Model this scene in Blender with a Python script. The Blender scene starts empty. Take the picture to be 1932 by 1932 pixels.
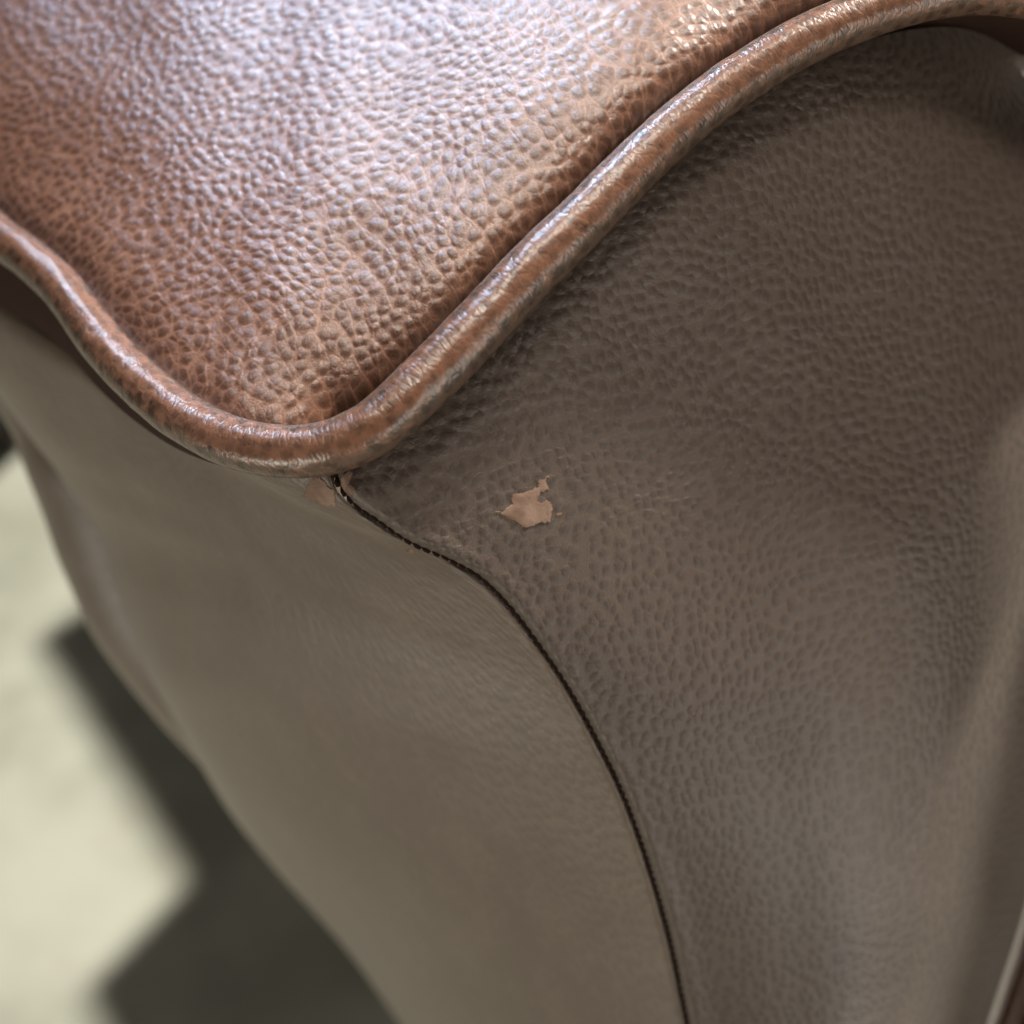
import bpy, bmesh, math, random
import numpy as np
from mathutils import Vector, Matrix

random.seed(4)
rng = np.random.default_rng(7)
scene = bpy.context.scene
C = bpy.context.collection
R = math.radians

# ------------------------------------------------------------------ camera
TILT, CAM_H, FOV = R(50), 0.62, R(54)
K = math.tan(FOV / 2) / 966.0
CAM = np.array([0.0, 0.0, CAM_H])
FWD = np.array([0, math.cos(TILT), -math.sin(TILT)])
RGT = np.array([1.0, 0, 0])
UPV = np.array([0, math.sin(TILT), math.cos(TILT)])

cd = bpy.data.cameras.new('camera')
cam = bpy.data.objects.new('camera', cd)
C.objects.link(cam)
cam.location = CAM
cam.rotation_euler = (math.pi / 2 - TILT, 0, 0)
cd.sensor_width = 36
cd.angle = FOV
cd.clip_start, cd.clip_end = 0.01, 100
cd.dof.use_dof = True
cd.dof.focus_distance = 0.158
cd.dof.aperture_fstop = 7.4
scene.camera = cam

# ------------------------------------------------------------------ world and lamps
w = bpy.data.worlds.new('World')
scene.world = w
w.use_nodes = True
bg = w.node_tree.nodes['Background']
bg.inputs['Color'].default_value = (1.0, 0.94, 0.84, 1)
bg.inputs['Strength'].default_value = 0.016

def aim(o, target):
    d = Vector(target) - o.location
    o.rotation_euler = d.to_track_quat('-Z', 'Y').to_euler()

def area(name, loc, target, sx, sy, power, col, spread=180):
    l = bpy.data.lights.new(name, 'AREA')
    l.shape = 'RECTANGLE'
    l.size, l.size_y, l.energy, l.color = sx, sy, power, col
    l.spread = R(spread)
    o = bpy.data.objects.new(name, l)
    C.objects.link(o)
    o.location = loc
    aim(o, target)
    return o

KEL = R(46)
SUNDIR = np.array([0.76 * math.cos(KEL), 0.65 * math.cos(KEL), math.sin(KEL)])
KEYPOS = np.array([-0.2, 0.3, 0]) + 3.0 * SUNDIR
kl = bpy.data.lights.new('bright_window_lamp', 'POINT')
kl.energy, kl.color, kl.shadow_soft_size = 780, (1.0, 0.95, 0.86), 0.07
ko = bpy.data.objects.new('bright_window_lamp', kl)
C.objects.link(ko)
ko.location = KEYPOS

def from_dir(az, el, dist, target):
    az, el = R(az), R(el)
    return tuple(np.array(target) + dist * np.array([math.sin(az) * math.cos(el), math.cos(az) * math.cos(el), math.sin(el)]))
TGT = (0.02, 0.15, 0.53)
area('cool_window_lamp', from_dir(-42, 50, 0.75, (0.0, 0.20, 0.55)), (-0.01, 0.22, 0.56), 0.17, 0.17, 0.085, (0.46, 0.67, 1.0), 16)
area('piping_glint_lamp', from_dir(-24, 43, 0.7, (-0.075, 0.15, 0.51)), (-0.078, 0.148, 0.508), 0.30, 0.30, 0.17, (0.68, 0.81, 1.0), 10)  # added narrow lamp that gives the left piping its bluish highlight
area('top_glint_lamp', from_dir(-95, 82, 0.6, (0.03, 0.14, 0.53)), (0.045, 0.15, 0.53), 0.20, 0.20, 0.11, (1.0, 0.95, 0.84), 22)  # added close above the arm for the cream glints beside the right piping
area('room_fill_lamp', (1.1, -1.25, 0.58), (0.06, 0.1, 0.45), 1.7, 0.8, 2.6, (1.0, 0.95, 0.86), 60)  # added fill from the front right to lift the shaded front panel
area('side_fill_lamp', (-1.1, -1.1, 0.20), (-0.05, 0.1, 0.45), 1.0, 0.4, 1.8, (1.0, 0.95, 0.82), 60)  # added low fill in place of bounced light on the side panel

scene.view_settings.view_transform = 'Standard'
scene.view_settings.look = 'None'
scene.view_settings.exposure = 0.0
scene.view_settings.gamma = 1.0

# ------------------------------------------------------------------ helpers
def W(u, v, d):
    """A ray direction (u, v) measured on the photograph and a distance d in mm -> a point of the place."""
    d = np.asarray(d, float)[..., None] / 1000.0
    u = np.asarray(u, float)[..., None]
    v = np.asarray(v, float)[..., None]
    return CAM + d * (FWD + (u - 966) * K * RGT - (v - 966) * K * UPV)

def spline(pts, n):
    """Catmull-Rom through points with centripetal-ish even spacing by chord length."""
    p = np.asarray(pts, float)
    t = np.concatenate([[0], np.cumsum(np.linalg.norm(np.diff(p[:, :2], axis=0), axis=1))])
    m = np.zeros_like(p)
    m[1:-1] = (p[2:] - p[:-2]) / (t[2:] - t[:-2])[:, None]
    m[0] = (p[1] - p[0]) / (t[1] - t[0])
    m[-1] = (p[-1] - p[-2]) / (t[-1] - t[-2])
    x = np.linspace(0, t[-1], n)
    i = np.clip(np.searchsorted(t, x, 'right') - 1, 0, len(t) - 2)
    h = (t[i + 1] - t[i])
    s = ((x - t[i]) / h)[:, None]
    h = h[:, None]
    return ((2 * s**3 - 3 * s**2 + 1) * p[i] + (s**3 - 2 * s**2 + s) * h * m[i]
            + (-2 * s**3 + 3 * s**2) * p[i + 1] + (s**3 - s**2) * h * m[i + 1])

def link(name, me, m, parent=None):
    o = bpy.data.objects.new(name, me)
    C.objects.link(o)
    if m:
        me.materials.append(m)
    if parent:
        o.parent = parent
        o.matrix_parent_inverse = parent.matrix_world.inverted()
    return o

def grid_mesh(name, P, UV=None, wrap=False, attrs=None):
    a, b = P.shape[:2]
    me = bpy.data.meshes.new(name)
    idx = np.arange(a * b).reshape(a, b)
    if wrap:
        idx = np.concatenate([idx, idx[:, :1]], 1)
    order = (0, 1, 2, 3)
    c_ = P[a // 2, b // 4]; n_ = np.cross(P[a // 2 + 1, b // 4] - c_, P[a // 2, b // 4 + 1] - c_)
    if wrap:
        out = c_ - P[a // 2].mean(0)
    else:
        out = CAM - c_
    if (n_ * out).sum() < 0:
        order = (3, 2, 1, 0)
    F = np.stack([idx[:-1, :-1], idx[1:, :-1], idx[1:, 1:], idx[:-1, 1:]], -1)[..., order].reshape(-1, 4)
    me.from_pydata(P.reshape(-1, 3).tolist(), [], F.tolist())
    me.polygons.foreach_set('use_smooth', [True] * len(F))
    if UV is not None:
        if wrap:
            UV = np.concatenate([UV, UV[:, :1] + np.array([0, wrap])], 1)
        c = UV.shape[1]
        ids = np.arange(a * c).reshape(a, c)
        FI = np.stack([ids[:-1, :-1], ids[1:, :-1], ids[1:, 1:], ids[:-1, 1:]], -1)[..., order].reshape(-1)
        uvl = me.uv_layers.new(name='UVMap')
        uvl.data.foreach_set('uv', UV.reshape(-1, 2)[FI].astype(np.float32).ravel())
    me.update()
    return me

def vnoise(x, y, seed=0):
    """Smooth value noise for gentle dents in the leather."""
    r = np.random.default_rng(seed).random((64, 64))
    x = np.asarray(x, float); y = np.asarray(y, float)
    xi, yi = np.floor(x).astype(int), np.floor(y).astype(int)
    fx, fy = x - xi, y - yi
    fx, fy = fx * fx * (3 - 2 * fx), fy * fy * (3 - 2 * fy)
    g = lambda a, b: r[a % 64, b % 64]
    return ((g(xi, yi) * (1 - fx) + g(xi + 1, yi) * fx) * (1 - fy)
            + (g(xi, yi + 1) * (1 - fx) + g(xi + 1, yi + 1) * fx) * fy) * 2 - 1

# ------------------------------------------------------------------ materials
class NT:
    def __init__(self, name):
        self.m = bpy.data.materials.new(name)
        self.m.use_nodes = True
        self.t = self.m.node_tree
        self.b = self.t.nodes['Principled BSDF']
    def n(self, kind, **kw):
        nd = self.t.nodes.new(kind)
        for k, v in kw.items():
            setattr(nd, k, v)
        return nd
    def set(self, sock, v):
        if hasattr(v, 'is_linked') or hasattr(v, 'links'):
            self.t.links.new(v, sock)
        else:
            sock.default_value = v
    def math(self, op, a, b=0.0, c=None, clamp=False):
        nd = self.n('ShaderNodeMath', operation=op, use_clamp=clamp)
        self.set(nd.inputs[0], a); self.set(nd.inputs[1], b)
        if c is not None:
            self.set(nd.inputs[2], c)
        return nd.outputs[0]
    def ramp(self, x, lo, hi, a=0.0, b=1.0):
        nd = self.n('ShaderNodeMapRange', interpolation_type='SMOOTHSTEP')
        self.set(nd.inputs[0], x)
        nd.inputs[1].default_value, nd.inputs[2].default_value = lo, hi
        nd.inputs[3].default_value, nd.inputs[4].default_value = a, b
        return nd.outputs[0]
    def mix(self, f, a, b):
        nd = self.n('ShaderNodeMix', data_type='RGBA')
        self.set(nd.inputs[0], f); self.set(nd.inputs[6], a); self.set(nd.inputs[7], b)
        return nd.outputs[2]
    def noise(self, vec, scale, detail=2.0, rough=0.5, color=False):
        nd = self.n('ShaderNodeTexNoise')
        self.set(nd.inputs['Vector'], vec)
        nd.inputs['Scale'].default_value = scale
        nd.inputs['Detail'].default_value = detail
        nd.inputs['Roughness'].default_value = rough
        return nd.outputs['Color' if color else 'Fac']
    def mapping(self, vec, scale=(1, 1, 1), rot=0.0, loc=(0, 0, 0)):
        nd = self.n('ShaderNodeMapping')
        self.set(nd.inputs['Vector'], vec)
        nd.inputs['Scale'].default_value = scale
        nd.inputs['Rotation'].default_value = (0, 0, rot)
        nd.inputs['Location'].default_value = loc
        return nd.outputs[0]
    def warp(self, vec, scale, amt, detail=2.0):
        c = self.noise(vec, scale, detail, color=True)
        s = self.n('ShaderNodeVectorMath', operation='SUBTRACT')
        self.set(s.inputs[0], c); s.inputs[1].default_value = (0.5, 0.5, 0.5)
        k = self.n('ShaderNodeVectorMath', operation='SCALE')
        self.set(k.inputs[0], s.outputs[0]); k.inputs['Scale'].default_value = amt
        a = self.n('ShaderNodeVectorMath', operation='ADD')
        self.set(a.inputs[0], vec); self.set(a.inputs[1], k.outputs[0])
        return a.outputs[0]
    def voro(self, vec, scale, feature='DISTANCE_TO_EDGE', rand=0.9):
        nd = self.n('ShaderNodeTexVoronoi', feature=feature, voronoi_dimensions='2D')
        self.set(nd.inputs['Vector'], vec)
        nd.inputs['Scale'].default_value = scale
        nd.inputs['Randomness'].default_value = rand
        return nd.outputs['Distance']

def leather(name, cell=2.1, stretch=0.72, angle=R(60), dark=(0.085, 0.038, 0.022), light=(0.22, 0.115, 0.075),
            bump=0.5, depth=0.00035, rough=(0.34, 0.55), spec=0.5, line=1.0, fine=0.30, sheen=0.0, fade=None, coat=0.0, mottle=1.0, edge_w=0.6, ridge_w=1.0):
    t = NT(name)
    uv = t.n('ShaderNodeUVMap').outputs[0]
    flow = t.warp(uv, 0.03, 9.0, 1.0)             # the grain's direction wanders over the hide
    v = t.warp(flow, 0.35, 0.85, 2.0)
    v = t.mapping(v, (1.0 / cell, stretch / cell, 1), -angle + math.pi / 2)
    nd = t.n('ShaderNodeTexVoronoi', feature='SMOOTH_F1', voronoi_dimensions='2D')
    t.set(nd.inputs['Vector'], v)
    nd.inputs['Scale'].default_value = 1.0
    nd.inputs['Randomness'].default_value = 0.8
    nd.inputs['Smoothness'].default_value = 0.28
    f1 = nd.outputs['Distance']
    e = t.voro(v, 1.0, rand=0.8)
    e2 = t.voro(t.warp(v, 1.6, 0.35), 2.6)
    long_ = t.voro(t.mapping(t.warp(v, 0.5, 0.6), (0.62, 0.30, 1), R(8), (3.3, 1.7, 0)), 1.0)
    ridge = t.math('SUBTRACT', 1.0, t.ramp(long_, 0.0, 0.085))
    net = t.ramp(f1, 0.22, 0.60)
    edge = t.math('SUBTRACT', 1.0, t.ramp(e, 0.0, 0.13))
    small = t.ramp(e2, 0.0, 0.2)
    pores = t.noise(uv, 5.0, 3.0, 0.65)
    big = t.noise(uv, 0.08, 3.0, 0.55)
    patchy = t.ramp(t.noise(uv, 0.16, 2.0), 0.3, 0.68, 1.0 - 0.55 * mottle, 1.0)
    k = t.math('ADD', t.math('MULTIPLY', net, 0.42), t.math('MULTIPLY', t.math('MAXIMUM', ridge, t.math('MULTIPLY', edge, edge_w)), 0.75 * ridge_w))
    k = t.math('MULTIPLY', k, t.math('MULTIPLY', patchy, line), clamp=True)
    k = t.math('ADD', k, t.math('MULTIPLY', t.math('SUBTRACT', big, 0.5), 0.8 * mottle))
    k = t.math('ADD', k, t.math('MULTIPLY', t.math('SUBTRACT', pores, 0.5), 0.25 * mottle), clamp=True)
    t.set(t.b.inputs['Base Color'], t.mix(k, (*dark, 1), (*light, 1)))
    r = t.n('ShaderNodeMapRange')
    t.set(r.inputs[0], t.noise(uv, 2.2, 3.0, 0.6))
    r.inputs[1].default_value, r.inputs[2].default_value = 0.3, 0.7
    r.inputs[3].default_value, r.inputs[4].default_value = rough
    t.set(t.b.inputs['Roughness'], r.outputs[0])
    t.b.inputs['Specular IOR Level'].default_value = spec
    t.b.inputs['Coat Weight'].default_value = coat
    t.b.inputs['Coat Roughness'].default_value = 0.26
    if sheen:
        t.b.inputs['Sheen Weight'].default_value = sheen
        t.b.inputs['Sheen Roughness'].default_value = 0.45
        t.b.inputs['Sheen Tint'].default_value = (0.85, 0.82, 0.72, 1)
    h = t.math('MULTIPLY', t.ramp(f1, 0.08, 0.62, 1.0, 0.0), 0.8)
    h = t.math('ADD', h, t.math('MULTIPLY', small, 0.10))
    h = t.math('SUBTRACT', h, t.math('MULTIPLY', ridge, 0.12 * ridge_w))
    h = t.math('ADD', h, t.math('MULTIPLY', pores, fine))
    bp = t.n('ShaderNodeBump')
    if fade:
        sp = t.n('ShaderNodeSeparateXYZ')
        t.set(sp.inputs[0], uv)
        yy = t.math('ADD', sp.outputs[1], t.math('MULTIPLY', t.math('SUBTRACT', big, 0.5), 40.0))
        t.set(bp.inputs['Strength'], t.ramp(yy, fade[0], fade[1], bump * fade[2], bump))
    else:
        bp.inputs['Strength'].default_value = bump
    bp.inputs['Distance'].default_value = depth
    t.set(bp.inputs['Height'], h)
    t.set(t.b.inputs['Normal'], bp.outputs[0])
    t.set(t.b.inputs['Coat Normal'], bp.outputs[0])
    return t.m

def piping_leather(name):
    """Piping: u runs along the cord in mm, v round it in mm from the crown."""
    t = NT(name)
    uv = t.n('ShaderNodeUVMap').outputs[0]
    sp = t.n('ShaderNodeSeparateXYZ')
    t.set(sp.inputs[0], uv)
    along, round_ = sp.outputs[0], sp.outputs[1]
    v = t.warp(uv, 0.5, 1.2, 2.0)
    f = t.voro(t.mapping(v, (0.40, 0.42, 1)), 1.0, 'F1', rand=0.9)
    pit = t.ramp(f, 0.16, 0.50, 1.0, 0.0)
    blot = t.noise(v, 0.42, 4.0, 0.6)
    wear = t.math('ADD', t.math('ABSOLUTE', t.math('ADD', round_, 0.9)), t.math('MULTIPLY', t.math('SUBTRACT', blot, 0.5), 9.0))
    wear = t.ramp(wear, 2.6, 3.6, 1.0, 0.0)
    spots = t.ramp(t.noise(uv, 0.55, 4.0, 0.65), 0.50, 0.64)
    k = t.math('MULTIPLY', wear, t.math('SUBTRACT', 1.0, t.math('MULTIPLY', t.math('MAXIMUM', t.math('MULTIPLY', pit, 0.6), spots), 0.72)), clamp=True)
    base = t.mix(pit, (0.088, 0.048, 0.031, 1), (0.045, 0.022, 0.013, 1))
    worn = t.mix(t.noise(uv, 0.8, 3.0), (0.130, 0.054, 0.029, 1), (0.225, 0.106, 0.063, 1))
    t.set(t.b.inputs['Base Color'], t.mix(k, base, worn))
    t.set(t.b.inputs['Roughness'], t.ramp(t.noise(uv, 1.4, 3.0), 0.3, 0.7, 0.26, 0.38))
    t.b.inputs['Coat Weight'].default_value = 0.2
    t.b.inputs['Coat Roughness'].default_value = 0.25
    t.b.inputs['Specular IOR Level'].default_value = 0.55
    fib = t.noise(t.mapping(t.warp(uv, 0.7, 0.5), (3.2, 0.75, 1), R(12)), 1.0, 3.0, 0.6)
    cr = t.ramp(t.voro(t.mapping(v, (0.9, 0.45, 1)), 1.0), 0.0, 0.22)
    h = t.math('ADD', t.math('MULTIPLY', fib, 0.75), t.math('MULTIPLY', cr, 0.30))
    h = t.math('SUBTRACT', h, t.math('MULTIPLY', pit, 0.35))
    bp = t.n('ShaderNodeBump')
    bp.inputs['Strength'].default_value = 0.28
    bp.inputs['Distance'].default_value = 0.00035
    t.set(bp.inputs['Height'], h)
    t.set(t.b.inputs['Normal'], bp.outputs[0])
    t.set(t.b.inputs['Coat Normal'], bp.outputs[0])
    return t.m

def plain(name, col, rough=0.6, spec=0.4, var=0.25, scale=60.0, bump=0.2, dist=0.0005):
    t = NT(name)
    co = t.n('ShaderNodeTexCoord').outputs['Object']
    nz = t.noise(co, scale, 4.0, 0.6)
    lo = tuple(c * (1 - var) for c in col)
    hi = tuple(min(1, c * (1 + var)) for c in col)
    t.set(t.b.inputs['Base Color'], t.mix(nz, (*lo, 1), (*hi, 1)))
    t.b.inputs['Roughness'].default_value = rough
    t.b.inputs['Specular IOR Level'].default_value = spec
    bp = t.n('ShaderNodeBump')
    bp.inputs['Strength'].default_value = bump
    bp.inputs['Distance'].default_value = dist
    t.set(bp.inputs['Height'], nz)
    t.set(t.b.inputs['Normal'], bp.outputs[0])
    return t.m

M_top = leather('top_leather', cell=2.3, stretch=0.92, edge_w=0.6, angle=R(-58), dark=(0.125, 0.051, 0.028), light=(0.315, 0.150, 0.094), bump=0.34,
                depth=0.0006, rough=(0.24, 0.36), coat=0.5, mottle=0.5, spec=0.6)
M_front = leather('front_leather', cell=1.85, stretch=0.85, edge_w=0.3, ridge_w=0.4, angle=R(12), dark=(0.053, 0.034, 0.025), light=(0.108, 0.076, 0.058),
                  bump=0.55, depth=0.0004, rough=(0.38, 0.5), line=0.7, sheen=0.15, mottle=0.25, fade=(-75, -15, 0.35))
M_side = leather('side_leather', cell=1.7, stretch=1.0, angle=R(20), ridge_w=0.5, dark=(0.080, 0.053, 0.036), light=(0.134, 0.095, 0.067),
                 bump=0.22, depth=0.0003, rough=(0.38, 0.55), line=0.55, sheen=0.2)
M_pipe = piping_leather('piping_leather')
M_dark = leather('frame_leather', cell=1.8, dark=(0.05, 0.026, 0.016), light=(0.09, 0.05, 0.032), bump=0.2, depth=0.0003, line=0.4)
M_shade = plain('crevice_shade', (0.030, 0.013, 0.008), 0.7, 0.2, 0.3, 300)  # shade below the piping, put in as a near-black brown
M_thread = plain('thread', (0.012, 0.005, 0.003), 0.8, 0.1, 0.4, 900, 0.3, 0.0002)
t = NT('bare_hide')
co = t.n('ShaderNodeTexCoord').outputs['Object']
at = t.n('ShaderNodeAttribute', attribute_name='cover').outputs['Fac']
nz = t.noise(co, 700.0, 4.0, 0.6)
t.set(t.b.inputs['Base Color'], t.mix(t.ramp(t.noise(co, 300.0, 3.0), 0.35, 0.65), (0.150, 0.090, 0.062, 1), (0.225, 0.145, 0.108, 1)))
t.b.inputs['Roughness'].default_value = 0.7
t.b.inputs['Specular IOR Level'].default_value = 0.25
t.set(t.b.inputs['Alpha'], t.ramp(t.math('ADD', at, t.math('MULTIPLY', t.math('SUBTRACT', t.noise(co, 1500.0, 3.0, 0.6), 0.5), 1.5)), 0.36, 0.58))
bp = t.n('ShaderNodeBump'); bp.inputs['Strength'].default_value = 0.5; bp.inputs['Distance'].default_value = 0.0003
t.set(bp.inputs['Height'], nz); t.set(t.b.inputs['Normal'], bp.outputs[0])
M_scuff = t.m
M_leg = plain('dark_wood', (0.02, 0.014, 0.01), 0.45, 0.4, 0.4, 40)

# floor: pale, smooth, with faint long marks
t = NT('pale_floor')
co = t.n('ShaderNodeTexCoord').outputs['Object']
a_ = t.noise(t.warp(co, 6.0, 0.06), 9.0, 5.0, 0.55)
b_ = t.noise(t.mapping(co, (1, 2, 1), R(20)), 5.0, 3.0, 0.6)
kk = t.math('ADD', t.math('MULTIPLY', a_, 0.55), t.math('MULTIPLY', b_, 0.45))
grime = t.ramp(t.noise(t.warp(co, 9.0, 0.05), 26.0, 5.0, 0.65), 0.52, 0.72)
fc = t.mix(t.ramp(kk, 0.36, 0.62), (0.285, 0.288, 0.232, 1), (0.450, 0.455, 0.378, 1))
t.set(t.b.inputs['Base Color'], t.mix(t.math('MULTIPLY', grime, 0.35), fc, (0.33, 0.30, 0.23, 1)))
t.b.inputs['Roughness'].default_value = 0.75
bp = t.n('ShaderNodeBump'); bp.inputs['Strength'].default_value = 0.15; bp.inputs['Distance'].default_value = 0.002
t.set(bp.inputs['Height'], t.noise(co, 150.0, 4.0)); t.set(t.b.inputs['Normal'], bp.outputs[0])
M_floor = t.m

# ------------------------------------------------------------------ floor
S = 4.0
me = bpy.data.meshes.new('floor')
me.from_pydata([(-S, -S, 0), (S, -S, 0), (S, S, 0), (-S, S, 0)], [], [(0, 1, 2, 3)])
fl = link('floor', me, M_floor)
fl['kind'] = 'structure'

# ------------------------------------------------------------------ armchair
chair = bpy.data.objects.new('armchair', None)
C.objects.link(chair)
chair.location = (0.15, 0.30, 0)
bpy.context.view_layer.update()
chair['label'] = 'worn brown leather armchair with thick piping along its padded arm and a scuffed front corner'
chair['category'] = 'armchair'

# -- the piping: u, v, distance (mm), radius (mm)
PIPE = [(-300, 120, 222, 4.0), (-140, 310, 206, 4.0), (0, 447, 193, 4.0), (60, 490, 188, 4.0), (125, 552, 182, 4.0), (185, 635, 176, 4.1),
        (255, 712, 170, 4.1), (340, 783, 164, 4.1), (440, 834, 158, 4.1), (540, 852, 154, 4.1), (630, 842, 152, 4.2),
        (710, 803, 151, 4.3), (800, 722, 151, 4.3), (900, 620, 151.5, 4.3), (1000, 513, 152.3, 4.3), (1100, 415, 153, 4.2),
        (1200, 313, 154, 4.05), (1300, 222, 155, 3.9), (1400, 147, 156, 3.85), (1500, 86, 157, 3.8), (1600, 40, 158, 3.75),
        (1720, 0, 159.5, 3.7), (1850, -20, 161, 3.7), (1970, -8, 162, 3.7), (2110, 20, 164, 3.7), (2300, 60, 167, 3.7), (2600, 110, 172, 3.7)]
NP = 900
pc = spline(PIPE, NP)

def tube(name, P, rad, ring=40, parent=None, mat=None, bumpy=0.0, seed=1):
    T = np.gradient(P, axis=0)
    T /= np.linalg.norm(T, axis=1)[:, None]
    view = CAM - P
    view /= np.linalg.norm(view, axis=1)[:, None]
    Nn = view - (view * T).sum(1)[:, None] * T
    Nn /= np.linalg.norm(Nn, axis=1)[:, None]
    B = np.cross(T, Nn)
    arc = np.concatenate([[0], np.cumsum(np.linalg.norm(np.diff(P, axis=0), axis=1))]) * 1000
    ang = np.linspace(-math.pi, math.pi, ring, endpoint=False)
    rr = rad[:, None] * np.ones(ring)[None]
    if bumpy:
        rr = rr * (1 + bumpy * vnoise(arc[:, None] / 5.5 + 0 * ang[None], 3 + 2.5 * np.sin(ang)[None] + 0 * arc[:, None], seed)
                   + 0.5 * bumpy * vnoise(arc[:, None] / 2.0 + 0 * ang[None], 9 + 3 * np.sin(ang)[None] + 0 * arc[:, None], seed + 1))
    ca, sa = np.cos(ang), np.sin(ang)
    V = P[:, None] + rr[..., None] * (Nn[:, None] * ca[None, :, None] + B[:, None] * sa[None, :, None])
    UV = np.stack([np.broadcast_to(arc[:, None], rr.shape), np.broadcast_to(ang[None] * rad.mean() * 1000, rr.shape)], -1)
    return link(name, grid_mesh(name, V, UV, wrap=2 * math.pi * rad.mean() * 1000), mat, parent)

pipe = tube('piping', W(pc[:, 0], pc[:, 1], pc[:, 2]), pc[:, 3] / 1000, 48, chair, M_pipe, 0.022)

# -- top panel: from the piping inwards and upwards, a soft cushion face
NS, NR = 420, 260
ti = np.linspace(0, NP - 1, NS).astype(int)
ce = pc[ti]
O = np.array([780.0, -900.0])
q = np.linspace(0, 1, NR)
tt = 1 - q ** 1.6 * 0.97                       # dense near the piping
U = O[0] + (ce[:, None, 0] - O[0]) * tt[None]
V = O[1] + (ce[:, None, 1] - O[1]) * tt[None]
ln = np.hypot(ce[:, 0] - O[0], ce[:, 1] - O[1])[:, None] * (1 - tt[None]) * 0.083   # about mm from the edge
D = ce[:, None, 2] * tt[None] + 228 * (1 - tt[None])
dpr = np.full(U.shape, 1e9)
for c_ in pc[330::6]:
    dpr = np.minimum(dpr, np.hypot(U - c_[0], V - c_[1]))
dpr = np.sqrt(dpr ** 2 + 20 ** 2) * 0.083
dpl = np.full(U.shape, 1e9)
for c_ in pc[:330:6]:
    dpl = np.minimum(dpl, np.hypot(U - c_[0], V - c_[1]))
dpl = np.sqrt(dpl ** 2 + 20 ** 2) * 0.083
D = D + 2.4 - 4.0 * (1 - np.exp(-ln / 4.5)) - 5.0 * (1 - np.exp(-np.maximum(dpr - 2.2, 0) / 2.0)) + 4.0 - 17.0 * (1 - np.exp(-dpr / 20)) + 10.0 + 5.5 * np.exp(-dpl / 45)
D = D + 9 * np.exp(-ln / 1.2) * 0.25
D += 0.7 * vnoise(U / 170, V / 170, 3) * (1 - np.exp(-ln / 8))
P = W(U, V, D)
UVt = np.stack([(U - 966) * K * D, -(V - 966) * K * D + (D - 150) * 0.8], -1)
link('top_panel', grid_mesh('top_panel', P, UVt), M_top, chair)

# -- the seam between the two front panels
SEAM = [(628, 878, 155), (640, 915, 155.5), (668, 950, 156.2), (712, 980, 157), (770, 1020, 158), (850, 1056, 159.2), (905, 1087, 160.5),
        (960, 1140, 162), (1020, 1218, 164.5), (1080, 1308, 167.5), (1130, 1400, 170.5), (1172, 1486, 173.5), (1208, 1580, 177),
        (1240, 1680, 181), (1267, 1780, 185), (1288, 1880, 189), (1299, 1932, 191), (1325, 2080, 197), (1340, 2200, 202)]
NV = 320
sm = spline(SEAM, NV)

def coons(top, bot, left, right, nu, nv):
    """Patch from four boundary curves (each sampled n x 3); left/right run top to bottom, top/bottom left to right."""
    s = np.linspace(0, 1, nu)[None, :, None]
    r = np.linspace(0, 1, nv)[:, None, None]
    L, Rr = left[:, None], right[:, None]
    Tp, Bt = top[None], bot[None]
    return ((1 - s) * L + s * Rr + (1 - r) * Tp + r * Bt
            - ((1 - s) * (1 - r) * Tp[:, :1] + s * (1 - r) * Tp[:, -1:] + (1 - s) * r * Bt[:, :1] + s * r * Bt[:, -1:]))

# -- right front panel
NU = 360
topc = spline([(628, 878, 155), (720, 822, 156), (830, 738, 157), (930, 638, 158), (1030, 532, 159.5), (1130, 432, 161), (1230, 332, 163),
               (1330, 242, 166), (1430, 166, 169), (1530, 112, 172), (1640, 74, 176), (1736, 54, 181), (1815, 54, 186), (1885, 80, 190), (1945, 132, 192)], NU)
rightc = spline([(1945, 132, 194), (2070, 210, 198), (2190, 430, 204), (2180, 900, 212), (2085, 1200, 215), (2025, 1430, 217), (1960, 1634, 219),
                 (1931, 1752, 220), (1891, 1880, 222), (1826, 2060, 224), (1758, 2200, 226)], NV)
botc = spline([(1340, 2200, 202), (1470, 2200, 203), (1600, 2200, 207), (1758, 2200, 226)], NU)
Q = coons(topc, botc, sm, rightc, NU, NV)
s1 = np.linspace(0, 1, NU)[None]
r1 = np.linspace(0, 1, NV)[:, None]
U, V, D = Q[..., 0], Q[..., 1], Q[..., 2]
def distcurve(U, V, c):
    c = c[:, :2]
    out = np.full(U.shape, 1e9)
    for k in range(0, len(c)):
        out = np.minimum(out, np.hypot(U - c[k, 0], V - c[k, 1]))
    return np.sqrt(out ** 2 + 4.0)
dr = distcurve(U, V, rightc)
dt = distcurve(U, V, topc)
dm = distcurve(U, V, sm)
D = D + 11 * np.exp(-dr / 28) * np.clip(s1 * 1.4 - 0.2, 0, 1) - 11 * (1 - np.exp(-dr / 85)) * np.clip(s1 * 1.4, 0, 1)
D = D - 1.5 * (1 - np.exp(-dt / 30)) + 6.0 * np.sin(np.pi * s1) * np.exp(-((r1 - 0.22) / 0.2) ** 2) * (1 - np.exp(-(dm / 170) ** 2))
D = D + 2.0 * np.exp(-(dm / 7.0) ** 2) - 0.18 * np.exp(-((dm - 22) / 14) ** 2)
D += 0.5 * vnoise(U / 210, V / 210, 11) * np.clip(dm / 60, 0, 1)
FR = (U, V, D)
P = W(U, V, D)
UVf = np.stack([(U - 966) * K * D, -(V - 966) * K * D], -1)
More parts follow.
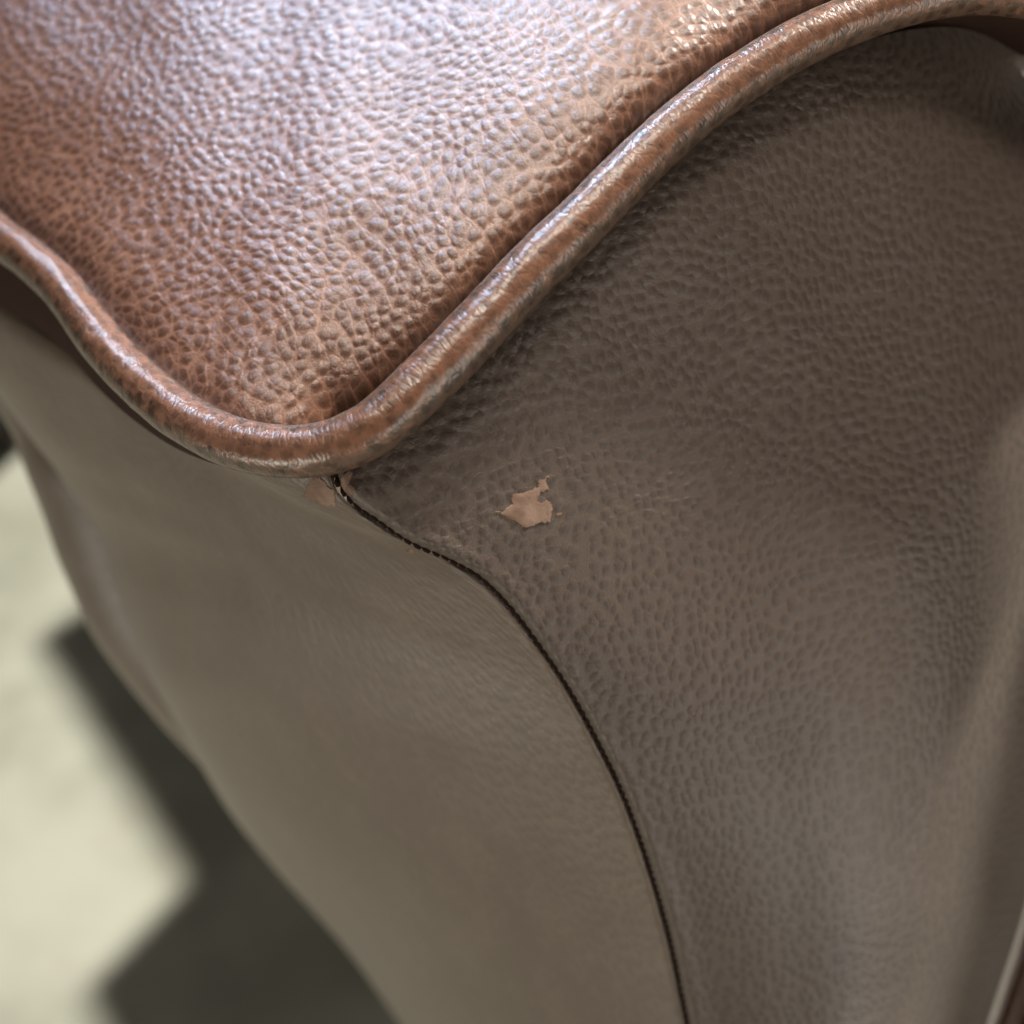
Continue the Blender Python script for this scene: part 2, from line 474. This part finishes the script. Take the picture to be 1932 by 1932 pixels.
# a lip that turns back behind the panel along its outer edge
def with_lip(P, UV, n=6, depth=0.03):
    ext = np.stack([P[:, -1] + FWD * depth * (k + 1) / n for k in range(n)], 1)
    uve = np.stack([UV[:, -1] + np.array([depth * 1000 * (k + 1) / n, 0]) for k in range(n)], 1)
    return np.concatenate([P, ext], 1), np.concatenate([UV, uve], 1)
P2, UV2 = with_lip(P, UVf)
front = link('front_panel', grid_mesh('front_panel', P2, UV2), M_front, chair)

# -- left panel: turns away from the seam to its own outline
topl = spline([(628, 878, 155), (540, 868, 158), (440, 850, 163), (340, 800, 171), (255, 730, 180), (185, 655, 189), (125, 580, 198), (60, 520, 205),
               (0, 475, 211), (-140, 340, 226), (-300, 200, 240)], 260)
outl = spline([(-300, 200, 240), (-200, 480, 236), (-90, 640, 233), (0, 749, 231), (30, 789, 231), (65, 836, 232), (103, 884, 234), (141, 940, 236), (174, 987, 239),
               (199, 1035, 241), (218, 1100, 245), (243, 1180, 251), (276, 1266, 257), (325, 1350, 264), (425, 1520, 278), (505, 1625, 287),
               (655, 1795, 300), (760, 1940, 310), (860, 2070, 318), (960, 2200, 326)], NV)
NW = 260
wv = np.linspace(0, 1, NW)
aw = np.sin(wv * math.pi / 2)
bw = 0.30 * aw + 0.70 * (1 - np.cos(wv * math.pi / 2)) ** 1.0
# top boundary resampled on the lateral weight
tk = spline(topl, 1200)
tarc = np.concatenate([[0], np.cumsum(np.hypot(*np.diff(tk[:, :2], axis=0).T))]); tarc /= tarc[-1]
topw = np.stack([np.interp(aw, tarc, tk[:, i]) for i in range(3)], 1)
botw = np.stack([1340 + (960 - 1340) * aw, 2200 + 0 * aw, 202 + (326 - 202) * bw], 1)
r = np.linspace(0, 1, NV)[:, None]
def blend(i, wt):
    L, Q_ = sm[:, i][:, None], outl[:, i][:, None]
    ruled = L + (Q_ - L) * wt[None]
    tcorr = topw[:, i] - (topw[0, i] + (topw[-1, i] - topw[0, i]) * wt)
    return ruled + np.exp(-r * (7.0 if i < 2 else 9.0)) * (1 - r) * tcorr[None]
U, V, D = blend(0, aw), blend(1, aw), blend(2, bw)
dm = distcurve(U, V, sm)
D = D + 2.0 * np.exp(-(dm / 7.0) ** 2) - 0.25 * np.exp(-((dm - 22) / 14) ** 2)
# the panel comes forward from the crease under the piping
rowmm = np.abs(r) * 100
D = D + (24.0 * np.exp(-(r / 0.06) ** 2)) * np.clip(aw[None] * 1.8 - 0.35, 0, 1) * (1 - np.exp(-(1 - aw[None]) * 12))
D += (1.2 * vnoise(U / 190, V / 330, 21) + 0.5 * vnoise(U / 70, V / 160, 22)) * np.clip(aw[None] * 1.4, 0, 1) * (1 - bw[None]) * np.clip(r * 10, 0, 1)
LF = (U, V, D)
arcw = np.concatenate([np.zeros((NV, 1)), np.cumsum(np.linalg.norm(np.diff(W(U, V, D), axis=1), axis=2), 1)], 1) * 1000
UVl = np.stack([-arcw, np.broadcast_to(-r * 110, arcw.shape)], -1)
P = W(U, V, D)
# turn back behind the outline
n = 24
back = []
for k in range(1, n + 1):
    f = k / n
    ang = f * math.pi * 0.5
    back.append(P[:, -1] + FWD * 0.045 * math.sin(ang) + RGT * 0.045 * (1 - math.cos(ang)) )
P = np.concatenate([P, np.stack(back, 1)], 1)
UVl = np.concatenate([UVl, UVl[:, -1:] - np.arange(1, n + 1)[None, :, None] * np.array([3.0, 0])], 1)
link('side_panel', grid_mesh('side_panel', P, UVl), M_side, chair)

# -- lower fold of the side that shows beyond the side panel
fold = spline([(-60, 640, 262), (0, 745, 262), (30, 800, 263), (47, 832, 264), (57, 862, 265), (73, 905, 266), (90, 947, 268), (106, 990, 270), (124, 1045, 273), (151, 1108, 276),
               (186, 1185, 280), (250, 1275, 285), (330, 1370, 292), (430, 1470, 300)], 160)
ph = np.linspace(-1, 1, 40)
rows = []
for k in ph:
    a = k * math.pi / 2
    off = (1 - math.cos(a)) * 26
    sgn = 1
    rows.append(W(fold[:, 0] + 8 * 0, fold[:, 1], fold[:, 2]) + RGT * (off / 1000) + FWD * (math.sin(a) * 26 / 1000))
PF = np.stack(rows, 1)
UVF = np.stack([np.broadcast_to(np.linspace(0, 40, 40)[None], PF.shape[:2]), np.broadcast_to(np.linspace(0, 150, 160)[:, None], PF.shape[:2])], -1)
link('side_fold', grid_mesh('side_fold', PF, UVF), M_side, chair)

# -- dark strips added under the piping; their colour stands for the crevice shade
def shade_strip(i0, i1, reach, d0, d1, ease):
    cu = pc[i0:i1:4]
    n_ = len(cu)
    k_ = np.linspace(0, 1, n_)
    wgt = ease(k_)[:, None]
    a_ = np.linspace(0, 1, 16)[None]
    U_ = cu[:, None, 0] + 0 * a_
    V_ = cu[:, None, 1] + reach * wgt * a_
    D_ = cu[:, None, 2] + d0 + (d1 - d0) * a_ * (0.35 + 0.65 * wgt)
    return link('shade_strip', grid_mesh('shade_strip', W(U_, V_, D_), np.stack([U_ * 0.09, V_ * 0.09], -1)), M_shade, chair)
shade_strip(0, 330, 185, 3.0, 11.0, lambda k_: np.clip(1 - k_, 0, 1) ** 0.8)
shade_strip(560, NP - 60, 120, 3.0, 34.0, lambda k_: np.clip(k_ * 3.0, 0.1, 1))

# -- inner back panel and the lower piping at the right
BU, BV = np.meshgrid(np.linspace(1500, 2500, 60), np.linspace(-300, 2500, 80))
BD = 268 + 0.00002 * (BU - 1900) ** 2
c2 = spline([(2450, 60, 194), (2370, 560, 204), (2240, 1000, 212), (2112, 1290, 216), (2029, 1545, 218), (1986, 1690, 219), (1965, 1756, 220), (1942, 1834, 221), (1922, 1890, 222), (1905, 1936, 223), (1854, 2064, 225), (1788, 2220, 227)], 260)
link('inner_panel', grid_mesh('inner_panel', W(BU, BV, BD), np.stack([BU * 0.11, BV * 0.11], -1)), M_dark, chair)
tube('piping', W(c2[:, 0], c2[:, 1], c2[:, 2]), np.full(260, 0.0022), 32, chair, M_dark, 0.02, 5)
c2b = c2[:, None, :] + np.linspace(0, 1, 50)[None, :, None] * np.array([620, 60, 0])
ls = np.linspace(0, 1, 50)[None]
LD = c2b[..., 2] + 4 - 27 * (1 - np.exp(-ls * 5)) + 9 * ls  # bulge and unseen upper run shaped to keep the key lamp off the crevice
link('lower_panel', grid_mesh('lower_panel', W(c2b[..., 0], c2b[..., 1], LD), np.stack([c2b[..., 0] * 0.11, c2b[..., 1] * 0.11], -1)), M_dark, chair)

# -- stitches in the seam
def surf_depth(F, u, v):
    U, V, D = F
    d2 = (U - u) ** 2 + (V - v) ** 2
    i = np.argsort(d2.ravel())[:4]
    wgt = 1 / (d2.ravel()[i] + 0.5)
    return float((D.ravel()[i] * wgt).sum() / wgt.sum())

bm = bmesh.new()
bmesh.ops.create_uvsphere(bm, u_segments=6, v_segments=5, radius=1.0)
st_me = bpy.data.meshes.new('stitch')
bm.to_mesh(st_me); bm.free()
st_me.polygons.foreach_set('use_smooth', [True] * len(st_me.polygons))
st_me.materials.append(M_thread)
ss = spline(SEAM, 1600)
P3 = W(ss[:, 0], ss[:, 1], ss[:, 2] + 0.45)
arc = np.concatenate([[0], np.cumsum(np.linalg.norm(np.diff(P3, axis=0), axis=1))])
pitch = 0.0016
k = 0.0011
cnt = 0
while k < arc[-1] - 0.012:
    i = int(np.searchsorted(arc, k))
    Tn = P3[min(i + 4, 1599)] - P3[max(i - 4, 0)]
    Tn /= np.linalg.norm(Tn)
    vw = CAM - P3[i]; vw /= np.linalg.norm(vw)
    B = np.cross(Tn, vw); B /= np.linalg.norm(B)
    Tn = Tn * math.cos(0.34) + B * math.sin(0.34) * (1 if True else -1)
    B = np.cross(vw, Tn); B /= np.linalg.norm(B)
    Nn = np.cross(Tn, B)
    j = 1 + 0.18 * (rng.random() - 0.5)
    mt = Matrix(((*(Tn * 0.00100 * j),), (*(B * 0.00046 * (0.85 + 0.4 * rng.random())),), (*(Nn * 0.00042),))).transposed().to_4x4()
    mt.translation = Vector(P3[i] + B * 0.00008 * (rng.random() - 0.5))
    o = bpy.data.objects.new('stitch', st_me)
    C.objects.link(o)
    o.parent = chair
    o.matrix_parent_inverse = chair.matrix_world.inverted()
    o.matrix_world = mt
    k += pitch * (1 + 0.12 * (rng.random() - 0.5))
    cnt += 1

# -- scuffs: bare hide showing where the finish has torn away
def scuff(F, outline, lift=0.12, label=None, rim=4.5, step=1.6):
    """A thin flake laid on the panel; 'cover' runs from 1 inside to 0 past the outline, so the rim can be ragged."""
    p = np.array(outline, float)
    lo, hi = p.min(0) - rim - 3, p.max(0) + rim + 3
    gu = np.arange(lo[0], hi[0] + step, step)
    gv = np.arange(lo[1], hi[1] + step, step)
    GU, GV = np.meshgrid(gu, gv, indexing='ij')
    a, b = p, np.roll(p, -1, 0)
    dist = np.full(GU.shape, 1e9)
    inside = np.zeros(GU.shape, bool)
    for (ax, ay), (bx, by) in zip(a, b):
        ex, ey = bx - ax, by - ay
        tt_ = np.clip(((GU - ax) * ex + (GV - ay) * ey) / (ex * ex + ey * ey + 1e-9), 0, 1)
        dist = np.minimum(dist, np.hypot(GU - ax - tt_ * ex, GV - ay - tt_ * ey))
        if ay != by:
            inside ^= ((ay > GV) != (by > GV)) & (GU < ex * (GV - ay) / (by - ay) + ax)
    sd = np.where(inside, -dist, dist)
    cover = np.clip(0.5 - sd / (2 * rim), 0, 1)
    U_, V_, D_ = F
    box = (U_ > lo[0] - 30) & (U_ < hi[0] + 30) & (V_ > lo[1] - 30) & (V_ < hi[1] + 30)
    sub = (U_[box], V_[box], D_[box])
    keep = cover > 0.02
    ids = -np.ones(GU.shape, int)
    ids[keep] = np.arange(keep.sum())
    dd = np.array([surf_depth(sub, x, y) for x, y in zip(GU[keep], GV[keep])])
    co = W(GU[keep], GV[keep], dd - lift * (0.4 + 0.6 * cover[keep]))
    q4 = np.stack([ids[:-1, :-1], ids[1:, :-1], ids[1:, 1:], ids[:-1, 1:]], -1).reshape(-1, 4)
    q4 = q4[(q4 >= 0).all(1)]
    me = bpy.data.meshes.new('scuff')
    me.from_pydata(co.tolist(), [], q4.tolist())
    at_ = me.attributes.new('cover', 'FLOAT', 'POINT')
    at_.data.foreach_set('value', cover[keep].astype(np.float32))
    me.polygons.foreach_set('use_smooth', [True] * len(me.polygons))
    me.update()
    o = link('scuff', me, M_scuff, chair)
    if label:
        o['label'] = label
    return o
def z5(x, y):     # from the close view of the scuff to the photograph's measure
    return ((1150 + x * 250 / 1932) * 1932 / 2448, (1080 + y * 250 / 1932) * 1932 / 2448)
def z6(x, y):
    return ((600 + x * 800 / 1932) * 1932 / 2448, (900 + y * 800 / 1932) * 1932 / 2448)
scuff(FR, [z5(*p) for p in [(330, 1140), (430, 1090), (480, 1000), (580, 960), (560, 860), (600, 790), (760, 760), (900, 720), (1060, 650), (1060, 520), (1200, 500), (1240, 690),
                            (1180, 740), (1090, 740), (1085, 830), (1050, 900), (1110, 935), (1200, 890), (1275, 920), (1310, 1000), (1310, 1100), (1270, 1300),
                            (1080, 1310), (930, 1350), (850, 1400), (720, 1370), (640, 1290), (500, 1220)]], 0.16, 'tan torn scuff where the brown finish has come off the front panel')
scuff(LF, [z6(*p) for p in [(300, 690), (345, 590), (400, 580), (440, 640), (478, 660), (490, 750), (430, 745)]], 0.25, 'small tan scuff beside the seam under the piping corner')
scuff(FR, [z6(*p) for p in [(515, 600), (560, 550), (590, 555), (560, 620), (610, 660), (575, 690), (535, 660)]], 0.25)

for cx_, cy_, r_ in ((938, 966, 5), (1056, 970, 5), (1033, 900, 4), (775, 1040, 6)):
    an = np.linspace(0, 2 * math.pi, 7)[:-1]
    scuff(FR if cx_ > 800 else LF, [(cx_ + r_ * 1.3 * math.cos(q_), cy_ + r_ * 0.6 * math.sin(q_)) for q_ in an], 0.14, None, 4.0)

# -- base of the chair (below and behind what the photograph shows) and its dark feet
AX = np.array([0.64, -0.77, 0.0])            # along the chair's side
BX = np.array([0.76, 0.65, 0.0])             # into the chair
HB = 0.30
sh = SUNDIR[:2] / SUNDIR[2] * HB
S1 = np.array([-0.330, 0.384, 0]); S2 = np.array([-0.203, 0.231, 0]); S4 = np.array([-0.244, 0.176, 0])
shift = np.array([sh[0], sh[1], 0])
a0 = S1 + shift
a1 = S2 + shift
a2 = S4 + shift
a3 = a2 + AX * 0.60
foot = [a0, a1, a2, a3, a3 + BX * 0.55, a0 + BX * 0.5]
bm = bmesh.new()
lo = [bm.verts.new((*p[:2], 0.05)) for p in foot]
hi = [bm.verts.new((*p[:2], HB)) for p in foot]
bm.faces.new(lo[::-1]); bm.faces.new(hi)
for i in range(6):
    j = (i + 1) % 6
    bm.faces.new((lo[i], lo[j], hi[j], hi[i]))
bmesh.ops.recalc_face_normals(bm, faces=bm.faces[:])
bmesh.ops.bevel(bm, geom=bm.edges[:], offset=0.004, segments=3, affect='EDGES', profile=0.5)
me = bpy.data.meshes.new('base')
bm.to_mesh(me); bm.free()
link('base', me, M_dark, chair)

def leg(x, y, h=0.052, r0=0.013, r1=0.02):
    bm = bmesh.new()
    prof = [(0, 0.0), (r0, 0.0), (r0 * 1.1, 0.006), (r0 * 1.05, 0.02), (r1, h - 0.006), (r1, h), (0, h)]
    rings = []
    for rad, z in prof:
        rings.append([bm.verts.new((x + rad * math.cos(a), y + rad * math.sin(a), z)) for a in np.linspace(0, 2 * math.pi, 20, endpoint=False)] if rad else [bm.verts.new((x, y, z))])
    for A, B in zip(rings, rings[1:]):
        for i in range(20):
            j = (i + 1) % 20
            if len(A) == 1: bm.faces.new((A[0], B[j], B[i]))
            elif len(B) == 1: bm.faces.new((A[i], A[j], B[0]))
            else: bm.faces.new((A[i], A[j], B[j], B[i]))
    bmesh.ops.recalc_face_normals(bm, faces=bm.faces[:])
    me = bpy.data.meshes.new('leg')
    bm.to_mesh(me); bm.free()
    me.polygons.foreach_set('use_smooth', [True] * len(me.polygons))
    return link('leg', me, M_leg, chair)
def on_floor(u, v):
    d = FWD + (u - 966) * K * RGT - (v - 966) * K * UPV
    return CAM + d * (-CAM_H / d[2])
for p in (a0 + AX * 0.06 + BX * 0.07, a2 + AX * 0.5 + BX * 0.06, a0 + AX * 0.05 + BX * 0.44, a3 + BX * 0.48 - AX * 0.06):
    leg(p[0], p[1])
# a splayed rear leg that shows behind the side
rl = on_floor(14, 822)
top_ = np.array([rl[0] + 0.19, rl[1] + 0.01, 0.30])
bm = bmesh.new()
rings = []
for f_, rad in ((0, 0.022), (0.02, 0.024), (0.3, 0.024), (0.7, 0.022), (1.0, 0.026)):
    ctr = rl + (top_ - rl) * f_
    rings.append([bm.verts.new((ctr[0] + rad * math.cos(a), ctr[1] + rad * math.sin(a), ctr[2])) for a in np.linspace(0, 2 * math.pi, 20, endpoint=False)])
for A, B in zip(rings, rings[1:]):
    for i in range(20):
        bm.faces.new((A[i], A[(i + 1) % 20], B[(i + 1) % 20], B[i]))
bm.faces.new(rings[0][::-1]); bm.faces.new(rings[-1])
bmesh.ops.recalc_face_normals(bm, faces=bm.faces[:])
me = bpy.data.meshes.new('leg')
bm.to_mesh(me); bm.free()
me.polygons.foreach_set('use_smooth', [True] * len(me.polygons))
link('leg', me, M_leg, chair)
print('stitches', cnt)
